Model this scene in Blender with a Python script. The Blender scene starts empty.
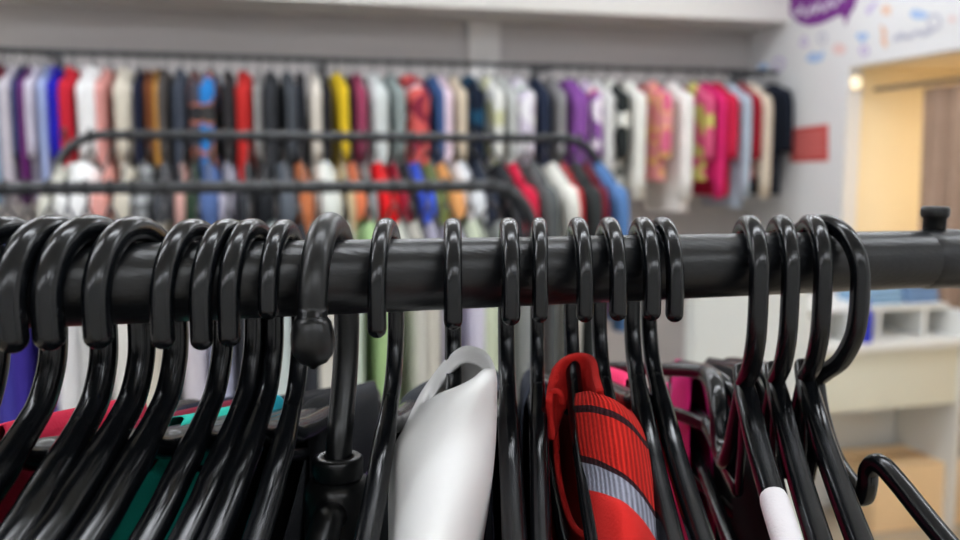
import bpy, bmesh, math, random
from mathutils import Vector, Matrix
random.seed(7)
S = bpy.context.scene
COL = S.collection
PI = math.pi
R = math.radians

# ------------------------------------------------------------------ camera model
F = 900.0
PITCH = math.atan(102 / F)
CAM = Vector((0, 0, 1.5))
UP = Vector((0, math.sin(PITCH), math.cos(PITCH)))
FW = Vector((0, math.cos(PITCH), -math.sin(PITCH)))
RT = Vector((1, 0, 0))
cd = bpy.data.cameras.new('camera'); co = bpy.data.objects.new('camera', cd); COL.objects.link(co)
co.location = CAM; co.rotation_euler = (PI / 2 - PITCH, 0, 0)
cd.sensor_width = 36; cd.lens = 36 * F / 960; cd.clip_start = .01; cd.clip_end = 60
cd.dof.use_dof = True; cd.dof.focus_distance = .305; cd.dof.aperture_fstop = 9.5
S.camera = co
def ray(px, py): return RT * ((px - 480) / F) + UP * ((270 - py) / F) + FW
def at(px, py, z): return CAM + ray(px, py) * z
# store frame: x' along the far wall (receding to the right), y' towards the far wall
PSI = R(14)
EX = Vector((math.cos(PSI), math.sin(PSI), 0)); EY = Vector((-math.sin(PSI), math.cos(PSI), 0))
def st(x, y, z): return EX * x + EY * y + Vector((0, 0, z))
def on_d(px, py, d):
    r = ray(px, py); p = CAM + r * (d / r.dot(EY)); return p.dot(EX), p.z
def on_e(px, py, e):
    r = ray(px, py); p = CAM + r * (e / r.dot(EX)); return p.dot(EY), p.z

# ------------------------------------------------------------------ materials
def lin(c):
    o = []
    for v in c:
        v = v / 255; o.append(v / 12.92 if v <= .04045 else ((v + .055) / 1.055) ** 2.4)
    return (*o, 1)
MC = {}
def base_mat(name):
    m = bpy.data.materials.new(name); m.use_nodes = True
    nt = m.node_tree; b = nt.nodes['Principled BSDF']; return m, nt, b
def noise_col(nt, b, c, amt, scale, detail=4):
    tc = nt.nodes.new('ShaderNodeTexCoord'); n = nt.nodes.new('ShaderNodeTexNoise')
    n.inputs['Scale'].default_value = scale; n.inputs['Detail'].default_value = detail
    nt.links.new(tc.outputs['Object'], n.inputs['Vector'])
    mx = nt.nodes.new('ShaderNodeMix'); mx.data_type = 'RGBA'
    mx.inputs[6].default_value = tuple(v * (1 - amt) for v in c[:3]) + (1,)
    mx.inputs[7].default_value = tuple(min(1, v * (1 + amt)) for v in c[:3]) + (1,)
    nt.links.new(n.outputs['Fac'], mx.inputs[0]); nt.links.new(mx.outputs[2], b.inputs['Base Color'])
    return tc, n
def bump(nt, b, tex_out, strength, dist):
    bp = nt.nodes.new('ShaderNodeBump'); bp.inputs['Strength'].default_value = strength; bp.inputs['Distance'].default_value = dist
    nt.links.new(tex_out, bp.inputs['Height']); nt.links.new(bp.outputs['Normal'], b.inputs['Normal'])
def fabric(c, pattern=None, c2=None, c3=None, fine=600):
    k = ('fab', c, pattern, c2, c3, fine)
    if k in MC: return MC[k]
    m, nt, b = base_mat('fabric'); b.inputs['Roughness'].default_value = .9
    b.inputs['Specular IOR Level'].default_value = .2
    tc, n = noise_col(nt, b, lin(c), .1, 14)
    if pattern:
        if pattern == 'floral':
            t = nt.nodes.new('ShaderNodeTexVoronoi'); t.inputs['Scale'].default_value = 16; out = t.outputs['Color']
            sp = nt.nodes.new('ShaderNodeSeparateColor'); nt.links.new(out, sp.inputs[0]); fac = sp.outputs[0]
        elif pattern == 'stripes':
            t = nt.nodes.new('ShaderNodeTexWave'); t.bands_direction = 'Z'; t.inputs['Scale'].default_value = 9; fac = t.outputs['Fac']
        else:
            t = nt.nodes.new('ShaderNodeTexNoise'); t.inputs['Scale'].default_value = 9; t.inputs['Detail'].default_value = 1; fac = t.outputs['Fac']
        nt.links.new(tc.outputs['Object'], t.inputs['Vector'])
        r = nt.nodes.new('ShaderNodeValToRGB'); r.color_ramp.interpolation = 'CONSTANT'
        e = r.color_ramp.elements; e[0].color = lin(c); e[1].color = lin(c2 or c); e[1].position = .5
        if c3: q = e.new(.72 if pattern != 'noise' else .56); q.color = lin(c3)
        nt.links.new(fac, r.inputs[0]); nt.links.new(r.outputs[0], b.inputs['Base Color'])
    n2 = nt.nodes.new('ShaderNodeTexNoise'); n2.inputs['Scale'].default_value = fine
    nt.links.new(tc.outputs['Object'], n2.inputs['Vector']); bump(nt, b, n2.outputs['Fac'], .25, .002)
    MC[k] = m; return m
def plain(name, c, rough=.6, amt=.05, scale=6, spec=.4, bs=0, bscale=200, metal=0):
    k = (name, c, rough)
    if k in MC: return MC[k]
    m, nt, b = base_mat(name); b.inputs['Roughness'].default_value = rough; b.inputs['Specular IOR Level'].default_value = spec
    b.inputs['Metallic'].default_value = metal
    tc, n = noise_col(nt, b, lin(c), amt, scale)
    if bs:
        n2 = nt.nodes.new('ShaderNodeTexNoise'); n2.inputs['Scale'].default_value = bscale; n2.inputs['Detail'].default_value = 3
        nt.links.new(tc.outputs['Object'], n2.inputs['Vector']); bump(nt, b, n2.outputs['Fac'], bs, .001)
    MC[k] = m; return m
def emis(name, c, s):
    m, nt, b = base_mat(name); b.inputs['Base Color'].default_value = lin(c)
    b.inputs['Emission Color'].default_value = lin(c); b.inputs['Emission Strength'].default_value = s; return m
def gloss_black():
    m, nt, b = base_mat('black_plastic')
    tc, n = noise_col(nt, b, lin((12, 14, 17)), .3, 60)
    n2 = nt.nodes.new('ShaderNodeTexNoise'); n2.inputs['Scale'].default_value = 420; n2.inputs['Detail'].default_value = 5
    nt.links.new(tc.outputs['Object'], n2.inputs['Vector'])
    mr = nt.nodes.new('ShaderNodeMapRange'); mr.inputs['To Min'].default_value = .15; mr.inputs['To Max'].default_value = .27
    nt.links.new(n.outputs['Fac'], mr.inputs['Value']); nt.links.new(mr.outputs['Result'], b.inputs['Roughness'])
    b.inputs['Specular IOR Level'].default_value = .42
    bump(nt, b, n2.outputs['Fac'], .05, .0003); return m
PLASTIC = gloss_black()
PLASTIC_SOFT = plain('matte_black_plastic', (15, 16, 17), .3, .3, 70, .4, .06, 500)
def rail_mat():
    m, nt, b = base_mat('black_coated_tube')
    tc, n = noise_col(nt, b, lin((13, 15, 18)), .35, 40)
    mp = nt.nodes.new('ShaderNodeMapping'); mp.inputs['Scale'].default_value = (12, 260, 260)
    nt.links.new(tc.outputs['Object'], mp.inputs['Vector'])
    n2 = nt.nodes.new('ShaderNodeTexNoise'); n2.inputs['Scale'].default_value = 3; n2.inputs['Detail'].default_value = 5
    nt.links.new(mp.outputs['Vector'], n2.inputs['Vector'])
    b.inputs['Roughness'].default_value = .33; b.inputs['Specular IOR Level'].default_value = .5
    bump(nt, b, n2.outputs['Fac'], .3, .0005); return m
RAIL = rail_mat()
RAILG = plain('dark_grey_tube', (50, 53, 56), .35, .15, 30, .6)  # even dark grey for the far rails, lighter than RAIL
STEEL = plain('grey_steel', (120, 122, 124), .4, .1, 30, .5, metal=.6)

# ------------------------------------------------------------------ object helpers
def link(o, parent=None):
    COL.objects.link(o)
    if parent: o.parent = parent
    return o
def mk(name, verts, faces, mat, parent=None, smooth=True, mats=None, mids=None):
    me = bpy.data.meshes.new(name); me.from_pydata([tuple(v) for v in verts], [], faces); me.validate()
    if mats:
        for m in mats: me.materials.append(m)
        for p, i in zip(me.polygons, mids): p.material_index = i
    else: me.materials.append(mat)
    if smooth: me.polygons.foreach_set('use_smooth', [True] * len(me.polygons))
    bm = bmesh.new(); bm.from_mesh(me); bmesh.ops.recalc_face_normals(bm, faces=bm.faces); bm.to_mesh(me); bm.free()
    me.update(); return link(bpy.data.objects.new(name, me), parent)
def empty(name, label, cat, loc, rz=0, group=None):
    o = bpy.data.objects.new(name, None); o.empty_display_size = .05; COL.objects.link(o)
    o.location = loc; o.rotation_euler = (0, 0, rz); tag(o, label, cat, group); return o
def tag(o, label, cat, group=None):
    o['label'] = label; o['category'] = cat
    if group: o['group'] = group
    return o
def struct(o): o['kind'] = 'structure'; return o
def boxvf(lo, hi, fn=lambda x, y, z: Vector((x, y, z))):
    v = [fn(x, y, z) for x in (lo[0], hi[0]) for y in (lo[1], hi[1]) for z in (lo[2], hi[2])]
    return v, [(0, 1, 3, 2), (4, 6, 7, 5), (0, 4, 5, 1), (2, 3, 7, 6), (0, 2, 6, 4), (1, 5, 7, 3)]
def boxes(name, lst, mat, parent=None, fn=lambda x, y, z: Vector((x, y, z)), bevel=0):
    V, Fc = [], []
    for lo, hi in lst:
        v, f = boxvf(lo, hi, fn); n = len(V); V += v; Fc += [tuple(i + n for i in q) for q in f]
    o = mk(name, V, Fc, mat, parent, False)
    if bevel:
        b = o.modifiers.new('bevel', 'BEVEL'); b.width = bevel; b.segments = 2
    return o
def cat_pts(p, n):
    """Catmull-Rom through p, n samples per span"""
    out = []
    P = [2 * p[0] - p[1]] + list(p) + [2 * p[-1] - p[-2]]
    for i in range(1, len(P) - 2):
        a, b, c, d = P[i - 1:i + 3]
        for k in range(n):
            t = k / n
            out.append(.5 * ((2 * b) + (c - a) * t + (2 * a - 5 * b + 4 * c - d) * t * t + (3 * b - a - 3 * c + d) * t ** 3))
    out.append(p[-1].copy()); return out
def tube(path, wl, wt, n=12, lat=None, ex=2.0, cap=True, wfn=None):
    """sweep a superellipse along path; wl: half width along lateral axis, wt: half thickness in the path plane"""
    V, Fc = [], []
    m = len(path); rings = []
    for i in range(m):
        t = (path[min(i + 1, m - 1)] - path[max(i - 1, 0)]).normalized()
        if lat is None:
            ref = Vector((0, 0, 1)) if abs(t.z) < .9 else Vector((1, 0, 0)); l = t.cross(ref).normalized()
        else: l = (lat - t * lat.dot(t)).normalized()
        rings.append((path[i], t, l, l.cross(t).normalized(), (wfn(i / (m - 1)) if wfn else 1)))
    if cap:
        p, t, l, nn, s = rings[0]; r = min(wl, wt)
        pre = [(p - t * (r * math.sin(a) * s), t, l, nn, s * max(.08, math.cos(a))) for a in (1.45, 1.1, .7, .35)]
        p, t, l, nn, s = rings[-1]
        post = [(p + t * (r * math.sin(a) * s), t, l, nn, s * max(.08, math.cos(a))) for a in (.35, .7, 1.1, 1.45)]
        rings = pre + rings + post
    for p, t, l, nn, s in rings:
        for k in range(n):
            a = 2 * PI * k / n; c, q = math.cos(a), math.sin(a)
            V.append(p + l * (wl * s * math.copysign(abs(c) ** (2 / ex), c)) + nn * (wt * s * math.copysign(abs(q) ** (2 / ex), q)))
    for i in range(len(rings) - 1):
        for k in range(n):
            Fc.append((i * n + k, i * n + (k + 1) % n, (i + 1) * n + (k + 1) % n, (i + 1) * n + k))
    Fc.append(tuple(range(n))); Fc.append(tuple(range((len(rings) - 1) * n, len(rings) * n)))
    return V, Fc
def join(parts):
    V, Fc = [], []
    for v, f in parts:
        n = len(V); V += v; Fc += [tuple(i + n for i in q) for q in f]
    return V, Fc
def lathe(prof, n=20, org=Vector((0, 0, 0)), ax=Vector((0, 0, 1))):
    ref = Vector((1, 0, 0)) if abs(ax.x) < .9 else Vector((0, 1, 0)); a1 = ax.cross(ref).normalized(); a2 = ax.cross(a1)
    V, Fc = [], []
    for r, h in prof:
        for k in range(n):
            a = 2 * PI * k / n; V.append(org + ax * h + (a1 * math.cos(a) + a2 * math.sin(a)) * r)
    for i in range(len(prof) - 1):
        for k in range(n): Fc.append((i * n + k, i * n + (k + 1) % n, (i + 1) * n + (k + 1) % n, (i + 1) * n + k))
    Fc.append(tuple(range(n))); Fc.append(tuple(range((len(prof) - 1) * n, len(prof) * n)))
    return V, Fc
def L(u, v, x=0): return Vector((x, -u, v))       # hanger plane -> local coordinates (u towards the viewer)
LAT = Vector((1, 0, 0))
RB = .0125                                        # rail radius

# ------------------------------------------------------------------ hangers
def arm_v(u):
    if u < 0: pts = [(0, -.049), (.015, -.0545), (.03, -.058), (.06, -.063), (.12, -.073), (.2, -.088), (.3, -.108)]
    else: pts = [(0, -.049), (.015, -.057), (.03, -.066), (.06, -.078), (.12, -.100), (.2, -.128), (.3, -.16)]
    u = abs(u)
    for (a, b), (c, d) in zip(pts, pts[1:]):
        if u <= c: return b + (d - b) * (u - a) / (c - a)
    return pts[-1][1]
def av_bg(u):
    u = abs(u); return -.036 - (u * .42 if u < .12 else .0504 + (u - .12) * .55)
def hook_path(rad, t, tipv, rev=False, base=-.049):
    cz = RB + t - rad + .0002
    s = -1 if rev else 1
    p = [L(s * rad, tipv)]
    k = 4
    for i in range(1, k): p.append(L(s * rad, tipv + (cz - tipv) * i / k))
    for i in range(0, 25): a = PI * i / 24; p.append(L(s * rad * math.cos(a), cz + rad * math.sin(a)))
    tail = [L(-s * rad, cz), L(-s * rad * .99, base + .031), L(-s * rad * .90, base + .021), L(-s * rad * .62, base + .0105), L(-s * rad * .25, base + .004), L(-s * rad * .05, base + .0005)]
    p += cat_pts(tail, 6)[1:]
    return p
def arm_tube(front, wl, wt, n=14, kind='std', seg=6):
    s = 1 if front else -1
    if front and kind == 'notch':
        P_ = [(0, -.05), (.004, -.064), (.012, -.079), (.022, -.087), (.0285, -.0905), (.0305, -.085), (.031, -.0785), (.0355, -.0745), (.0445, -.0785), (.07, -.0945), (.12, -.121), (.17, -.145), (.185, -.154), (.188, -.162), (.178, -.168)]
    elif front:
        P_ = [(-.0056, -.0445), (.001, -.0495), (.009, -.0545), (.018, -.0595), (.03, -.0662), (.06, -.079), (.12, -.101), (.175, -.121), (.192, -.130), (.1945, -.138), (.186, -.144)]
    elif kind == 'std':
        P_ = [(.0005, -.0505), (.007, -.0535), (.016, -.0555), (.03, -.0585), (.06, -.0635), (.12, -.0735), (.175, -.083), (.192, -.090), (.1945, -.098), (.186, -.104)]
    else:
        P_ = [(.001, -.051), (.008, -.066), (.018, -.083), (.03, -.0905), (.042, -.087), (.050, -.074), (.060, -.0655), (.075, -.063), (.095, -.0655), (.12, -.0705), (.175, -.081), (.192, -.088), (.1945, -.096), (.186, -.102)]
    pts = cat_pts([L(s * u, v) for u, v in P_], seg)
    m = 1.24 if kind != 'notch' else 1.02
    return tube(pts, wl, wt, n, LAT, 2.4, wfn=lambda t: .93 + (m - .93) * min(1, t * 5.5))
def add_hanger(name, label, s, yaw, wl=.0036, wt=.0037, rad=.022, tip=-.013, rev=False, kind='std', group=None, strut=False, roll=0, k_mark=False):
    e = empty(name, label, 'clothes hanger', O + E * s, R(yaw), group); e.rotation_euler[1] = R(roll)
    hp = hook_path(rad, wt, tip, rev)
    o = mk('hook', *tube(hp, wl, wt, 18, LAT, 2.4), PLASTIC, e)
    mk('shoulder_arm', *arm_tube(True, wl, wt, 16, kind), PLASTIC, e)
    mk('shoulder_arm', *arm_tube(False, wl, wt, 16, kind), PLASTIC, e)
    zf, zr = (-.168, -.102) if kind == 'notch' else (-.144, -.104)
    mk('trouser_bar', *tube([L(u / 100, zr + (zf - zr) * (u + 18) / 36) for u in range(-18, 19, 2)], wl * .9, wt * .8, 10, LAT, 2.4), PLASTIC, e)
    if k_mark:
        a = [2 * PI * q / 16 for q in range(17)]
        mk('moulding_mark', *tube([L(rad + .0014 * math.cos(q), -.006 + .0018 * math.sin(q), wl * .97) for q in a], .00022, .00022, 6, None, 2, False), PLASTIC, e)
    if kind != 'std':
        mk('inner_bar', *tube(cat_pts([L(-.005, -.0945), L(-.03, -.0935), L(-.06, -.091), L(-.09, -.0895), L(-.13, -.0935)], 5), .0026, .0034, 10, LAT, 2.6), PLASTIC, e)
        mk('neck_web', *tube([L(0, -.051), L(.001, -.062), L(.001, -.075), L(-.003, -.094)], .0016, .0045, 8, LAT, 2.2), PLASTIC, e)
    if strut:
        mk('inner_strut', *tube(cat_pts([L(-.03, -.068), L(-.07, -.08), L(-.12, -.094)], 5), .0028, .003, 10, LAT, 2.4), PLASTIC, e)
    return e

O = Vector((-.00007, .31626, 1.4632)); E = Vector((.93449, .35577, -.01283)).normalized()
# ------------------------------------------------------------------ near rack
def near_rack():
    r = empty('clothes_rack', 'near black tube clothes rack holding the sharp row of black hangers', 'clothes rack', O + E * -.3)
    r.location.z = 0
    q = r.location
    def W(p): return p - q
    s0, s1, br = -.86, .222, .06
    Vv = Vector((0, 0, -1))
    def bend(c, d): return [c + d * (br * math.sin(a)) + Vv * (br * (1 - math.cos(a))) for a in [PI / 2 * k / 10 for k in range(1, 11)]]
    A = O + E * s0; B = O + E * s1
    path = [W(A + E * ((s1 - s0) * k / 30)) for k in range(31)]
    path = list(reversed([W(x) for x in bend(A, -E)])) + path + [W(x) for x in bend(B, E)]
    rail = mk('hanging_rail', *tube(path, RB, RB, 28, None), RAIL, r)
    H = Vector((-E.y, E.x, 0)).normalized()
    for p, nm in ((path[0], 'a'), (path[-1], 'b')):
        mk('upright_post', *tube([Vector((p.x, p.y, p.z + .004)), Vector((p.x, p.y, p.z - .03)), Vector((p.x, p.y, .06))], .0145, .0145, 20), RAIL, r)
        mk('foot', *tube([Vector((p.x, p.y, .055)) + H * (t - .21) for t in [.42 * k / 8 for k in range(9)]], .014, .014, 16), RAIL, r)
        for sg in (-1, 1):
            mk('caster', *lathe([(.004, -.012), (.02, -.01), (.022, 0), (.02, .01), (.004, .012)], 18, Vector((p.x, p.y, .0225)) + H * (.19 * sg), E.normalized()), PLASTIC_SOFT, r)
    # sleeve over the tube where the corner connector starts
    sl = [W(O + E * .208), W(O + E * .222)] + [W(x) for x in bend(B, E)[:6]]
    mk('corner_sleeve', *tube(sl, .0131, .0131, 26), RAIL, r)
    # ribbed thumb knob standing on the tube
    kp = W(at(934, 232, .394)); kp.z -= .002
    n = 28; V, Fc = [], []
    prof = [(.0043, 0), (.0046, .0015), (.0048, .008), (.0056, .0085), (.006, .0095), (.006, .0122), (.0054, .0132), (.001, .0134)]
    for rr, h in prof:
        for k in range(n):
            a = 2 * PI * k / n; g = rr * (1 - .07 * (k % 2) * (1 if h < .0085 else 0))
            V.append(kp + Vector((g * math.cos(a), g * math.sin(a), h)))
    for i in range(len(prof) - 1):
        for k in range(n): Fc.append((i * n + k, i * n + (k + 1) % n, (i + 1) * n + (k + 1) % n, (i + 1) * n + k))
    Fc.append(tuple(range((len(prof) - 1) * n, len(prof) * n)))
    kn = mk('clamp_knob', V, Fc, PLASTIC_SOFT, r)
near_rack()

HG = 'black hangers on the near rack'
HL = {
 'hx': (-.164, -3, .0036, .0038, .022, -.013, 'black hanger carrying the bright crimson top at the left photo edge'),
 'h0': (-.1495, -8, .0040, .0042, .022, -.014, 'glossy black hanger cut off by the left photo edge, its hook half in view'),
 'h1': (-.1359, -8.5, .0042, .0043, .0222, -.012, 'glossy black hanger whose wide hook is the second from the left photo edge'),
 'h2': (-.1254, -12, .0041, .0043, .0222, -.012, 'glossy black hanger sixth hook to the left of the ball-tipped hanger'),
 'h3': (-.1134, -9.6, .0039, .0041, .022, -.0125, 'glossy black hanger fifth hook to the left of the ball-tipped hanger, beside bare rail'),
 'h4': (-.0966, -7, .0034, .0036, .0218, -.014, 'glossy black hanger fourth hook to the left of the ball-tipped hanger'),
 'h5': (-.086, -6.3, .0033, .0036, .0218, -.015, 'glossy black hanger third hook to the left of the ball-tipped hanger'),
 'h6': (-.0786, -4.6, .0033, .0036, .0217, -.0145, 'glossy black hanger second hook to the left of the ball-tipped hanger'),
 'h7': (-.0682, -1.7, .0031, .0034, .0208, -.007, 'black hanger with a short hook, directly left of the ball-tipped hanger'),
 'h9': (-.0339, -2.6, .0030, .0035, .0216, -.0145, 'slim black hanger between the ball-tipped hanger and the white collar'),
 'h10': (-.0101, 1.8, .0031, .0034, .0216, -.013, 'slim black hanger whose neck goes down into the white collar'),
 'h11': (.011, .5, .0032, .0034, .0216, -.0125, 'slim black hanger directly right of the white collar'),
 'h12': (.0229, -2.4, .0028, .0034, .0216, -.0125, 'slim black hanger second to the right of the white collar'),
 'h13': (.0387, .5, .0030, .0034, .0216, -.013, 'slim black hanger in front of the left part of the red knit collar'),
 'h14': (.0515, 1.1, .0031, .0034, .0216, -.013, 'slim black hanger whose neck goes down into the red striped collar'),
 'h15': (.0659, -.4, .0033, .0034, .0216, -.0135, 'slim black hanger touching the right edge of the red striped collar'),
 'h16': (.0746, 1.5, .0032, .0034, .0216, -.0145, 'slim black hanger with white shine, second right of the red striped collar'),
}
FRAME = {}
for k, (s, y, wl, wt, rad, tip, lab) in HL.items():
    FRAME[k] = (s, y); add_hanger('clothes_hanger', lab, s, y, wl, wt, rad, tip, strut=k in ('h2', 'h4', 'h6'), roll={'h1': -3.2, 'h2': -3.2, 'h3': -1.8}.get(k, 0), k_mark=k in ('h1', 'h2'))
for k, (s, y, wl, lab) in {
 'h17': (.1143, -4.5, .0037, 'black notched hanger with a white foam sleeve on its arm'),
 'h18': (.1299, -6.5, .0035, 'black notched hanger turned round, directly right of the foam-sleeved one'),
 'h19': (.1452, -6, .0036, 'black notched hanger turned round, between two others near the bare rail end'),
 'h20': (.1508, 21.5, .0036, 'rightmost black hanger, its hook wide open and its arm stepped by a strap notch')}.items():
    FRAME[k] = (s, y)
    e = add_hanger('clothes_hanger', lab, s, y, wl, .0036, .0205 if k != 'h20' else .022, -.012, rev=True, kind='notch' if k == 'h20' else 'rearnotch')
def frame(k):
    s, y = FRAME[k]; return O + E * s, R(y)

# big hanger with ball tip and hub
FRAME['h8'] = (-.0532, -2.9)
p, y = frame('h8')
e = empty('suit_hanger', 'thick black hanger with a ball-tipped hook and round hub', 'clothes hanger', p, y)
rad, t = .0262, .0046
hp = [L(rad, -.010), L(rad, -.007)]
cz = RB + t - rad
hp += [L(rad * math.cos(PI * i / 26), cz + rad * math.sin(PI * i / 26)) for i in range(27)]
hp += cat_pts([L(-rad, cz), L(-.0258, -.02), L(-.0225, -.034), L(-.016, -.047), L(-.010, -.058), L(-.0065, -.07)], 6)[1:]
mk('hook', *tube(hp, t, t, 22, LAT, 2), PLASTIC_SOFT, e)
V, Fc = lathe([(.0004, .0068), (.0044, .0067), (.0057, .0050), (.0066, .0014), (.0067, -.002), (.0060, -.0052), (.0042, -.0076), (.0016, -.0087), (.0009, -.0096), (.0003, -.0098)], 24, L(rad, -.0155))
mk('ball_tip', V, Fc, PLASTIC_SOFT, e)
ho = L(-.0062, 0)
V, Fc = lathe([(.0046, -.0640), (.0049, -.0632), (.0078, -.0632), (.0088, -.0640), (.0089, -.0655), (.0087, -.0702), (.008, -.0715)], 30, ho)
mk('hub_collar', V, Fc, PLASTIC_SOFT, e)
V, Fc = lathe([(.008, -.071), (.0102, -.0722), (.0117, -.0748), (.0120, -.079), (.0119, -.094), (.0108, -.1), (.006, -.103)], 30, ho)
mk('hub', V, Fc, PLASTIC_SOFT, e)
for sg in (1, -1):
    pts = [L(-.0062 + sg * u, v) for u, v in ((.006, -.082), (.018, -.0795), (.026, -.0825), (.05, -.093), (.1, -.112), (.16, -.135), (.2, -.152))]
    mk('shoulder_arm', *tube(cat_pts(pts, 6), .0052, .0052, 18, LAT, 2), PLASTIC_SOFT, e)
mk('trouser_bar', *tube([L(u / 100 - .0062, -.15) for u in range(-20, 21, 2)], .0032, .0032, 10, LAT, 2), PLASTIC_SOFT, e)

# ------------------------------------------------------------------ garments
def garment_mesh(T=.02, W=.205, Ln=.62, neck=.075, dipA=.09, dipB=.03, nu=20, nv=10, fold=.006, seed=0, clear=.0055, flare=.01, av=arm_v, fp=1.25, rt=.035, uc=0):
    rnd = random.Random(seed); ph = [rnd.uniform(0, 6.3) for _ in range(4)]; fr = rnd.uniform(18, 30)
    cols = [-W + 2 * W * i / nu for i in range(nu + 1)]
    V, Fc = [], []
    idx = {}
    def th(u): return T * max(.0, 1 - abs(u / W) ** 6) ** .5
    for side in (1, -1):
        for i, u in enumerate(cols):
            inn = abs(u - uc) < neck
            tv = av(u) + clear
            if inn:
                dip = dipA if side > 0 else dipB
                q = (u - uc) / neck; tv = (av(uc - neck) * (1 - q) + av(uc + neck) * (1 + q)) / 2 + clear - dip * (1 - q * q) ** .8
            for j in range(nv + 1):
                f = j / nv
                z = tv + (-Ln - tv) * (f ** fp)
                d = max(0, av(u) + clear - z)
                k = min(1, (d / rt)) ** .5 if not inn else 1
                if i in (0, nu): k = 0
                x = side * th(u) * k * (1 + .25 * f)
                amp = fold * min(1, d / .15)
                x += amp * (math.sin(fr * u + ph[0] + 2 * f) + .5 * math.sin(fr * 2.1 * u + ph[1] - 3 * f))
                uu = u * (1 + flare * f) + .003 * math.sin(8 * f + ph[2])
                idx[(side, i, j)] = len(V); V.append(L(uu, z, x))
        for i in range(nu):
            for j in range(nv):
                q = (idx[(side, i, j)], idx[(side, i + 1, j)], idx[(side, i + 1, j + 1)], idx[(side, i, j + 1)])
                Fc.append(q if side > 0 else q[::-1])
    return V, Fc
def weld(o, d=.0004):
    bm = bmesh.new(); bm.from_mesh(o.data); bmesh.ops.remove_doubles(bm, verts=bm.verts, dist=d)
    bmesh.ops.recalc_face_normals(bm, faces=bm.faces); bm.to_mesh(o.data); bm.free(); return o
def sleeve_mesh(sg, W, T, length, seed=0, av=arm_v, n=12):
    rnd = random.Random(seed * 7 + sg); z0 = av(sg * W * .93)
    pts = cat_pts([L(sg * W * .87, z0 - .036), L(sg * (W + .008), z0 - .062), L(sg * (W + .02), z0 - .12 - .05 * length), L(sg * (W + .018 + .01 * rnd.random()), z0 - .05 - length)], 4)
    V, Fc = tube(pts, T * .95 + .006, .042, n, LAT, 2.2, cap=False, wfn=lambda t: (.75 + .35 * min(1, t * 4)) * (1 - .25 * t))
    return V, Fc
def garment(label, cat, loc, rz, mat, T=.02, W=.205, Ln=.62, sleeve=.2, seed=0, group=None, name='garment', mat_sl=None, trim=None, **kw):
    e = empty({'top': 'clothing_top'}.get(cat, cat.replace('-', '_').replace(' ', '_')), label, cat, loc, rz, group)
    b = weld(mk('garment_body', *garment_mesh(T=T, W=W, Ln=Ln, seed=seed, **kw), mat, e))
    if kw.get('nu', 20) >= 20:
        so = b.modifiers.new('cloth', 'SOLIDIFY'); so.thickness = .0009
        sb = b.modifiers.new('smooth', 'SUBSURF'); sb.levels = 1; sb.render_levels = 1
    if sleeve:
        for sg in (1, -1): mk('sleeve', *sleeve_mesh(sg, W, T, sleeve, seed, kw.get('av', arm_v)), mat_sl or mat, e)
    if trim:
        nk = kw.get('neck', .075); dp = kw.get('dipB', .03); c = kw.get('clear', .0055)
        pts = [L(kw.get('uc', 0) + nk * math.sin(a), (arm_v(kw.get('uc', 0) - nk) * (1 - math.sin(a)) + arm_v(kw.get('uc', 0) + nk) * (1 + math.sin(a))) / 2 + c - dp * (1 - math.sin(a) ** 2) ** .8, -T * math.cos(a) ** .5 * .95) for a in [-1.45 + 2.9 * k / 16 for k in range(17)]]
        mk('neckband', *tube(pts, .0022, .0045, 8), trim, e)
    return e
def hang_front(k, label, cat, col, T=.0042, sleeve=.2, trim=None, mat=None, neck=.075, **kw):
    kw['uc'] = .05; kw['neck'] = neck + .05
    p, y = frame(k)
    return garment(label, cat, p, y, mat or fabric(col), T=T + .002, sleeve=sleeve, seed=hash(k) % 97 if False else sum(map(ord, k)), trim=trim, fold=.0012, fp=2.1, rt=.005, nv=18, **{'clear': .0078, **kw})
hang_front('hx', 'bright crimson top whose shoulder shows at the left photo edge', 't-shirt', (190, 30, 62), neck=.02, dipB=.004, dipA=.01, clear=.0115, W=.135, sleeve=0)
hang_front('h0', 'dark navy top hanging between the leftmost near hangers', 't-shirt', (22, 26, 42), neck=.09, dipB=.08, dipA=.1)
hang_front('h1', 'burgundy top hanging low between the left near hanger arms', 't-shirt', (120, 14, 44), neck=.035, dipB=.008, dipA=.012, W=.13, sleeve=0)
hang_front('h2', 'teal green top hanging behind the left near hanger necks', 't-shirt', (36, 182, 162), neck=.04, dipB=.006, dipA=.012, W=.13, sleeve=0)
hang_front('h3', 'black top hung right of the teal green one on the near rack', 't-shirt', (20, 20, 24), neck=.075)
hang_front('h4', 'black top with turquoise neckband under the fourth hook left of the ball tip', 't-shirt', (22, 23, 27), neck=.08, trim=fabric((40, 170, 190)))
hang_front('h6', 'black shirt hung under the second hook left of the ball tip', 'shirt', (17, 18, 21), neck=.06)
hang_front('h7', 'dark grey top hung directly left of the ball-tipped hanger', 't-shirt', (44, 46, 50), neck=.075)
hang_front('h9', 'charcoal shirt hung between the ball-tipped hanger and white collar', 'shirt', (50, 53, 58), neck=.06)
hang_front('h11', 'navy blue top hung right beside the white collar', 't-shirt', (24, 30, 48), neck=.045, dipB=.015, dipA=.03)
hang_front('h12', 'near-black navy top hung second to the right of white collar', 't-shirt', (26, 30, 42), neck=.05, dipB=.02)
hang_front('h16', 'coral pink top hung just right of the red striped collar', 't-shirt', (235, 50, 105), neck=.045, dipB=.015)
hang_front('h17', 'magenta pink top hung on the hanger with the white foam sleeve', 't-shirt', (215, 35, 125), neck=.105, dipA=.3, dipB=.26)
hang_front('h18', 'black top hung directly right of the magenta pink one', 't-shirt', (16, 16, 18), neck=.05, dipA=.035, dipB=.03)
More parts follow.
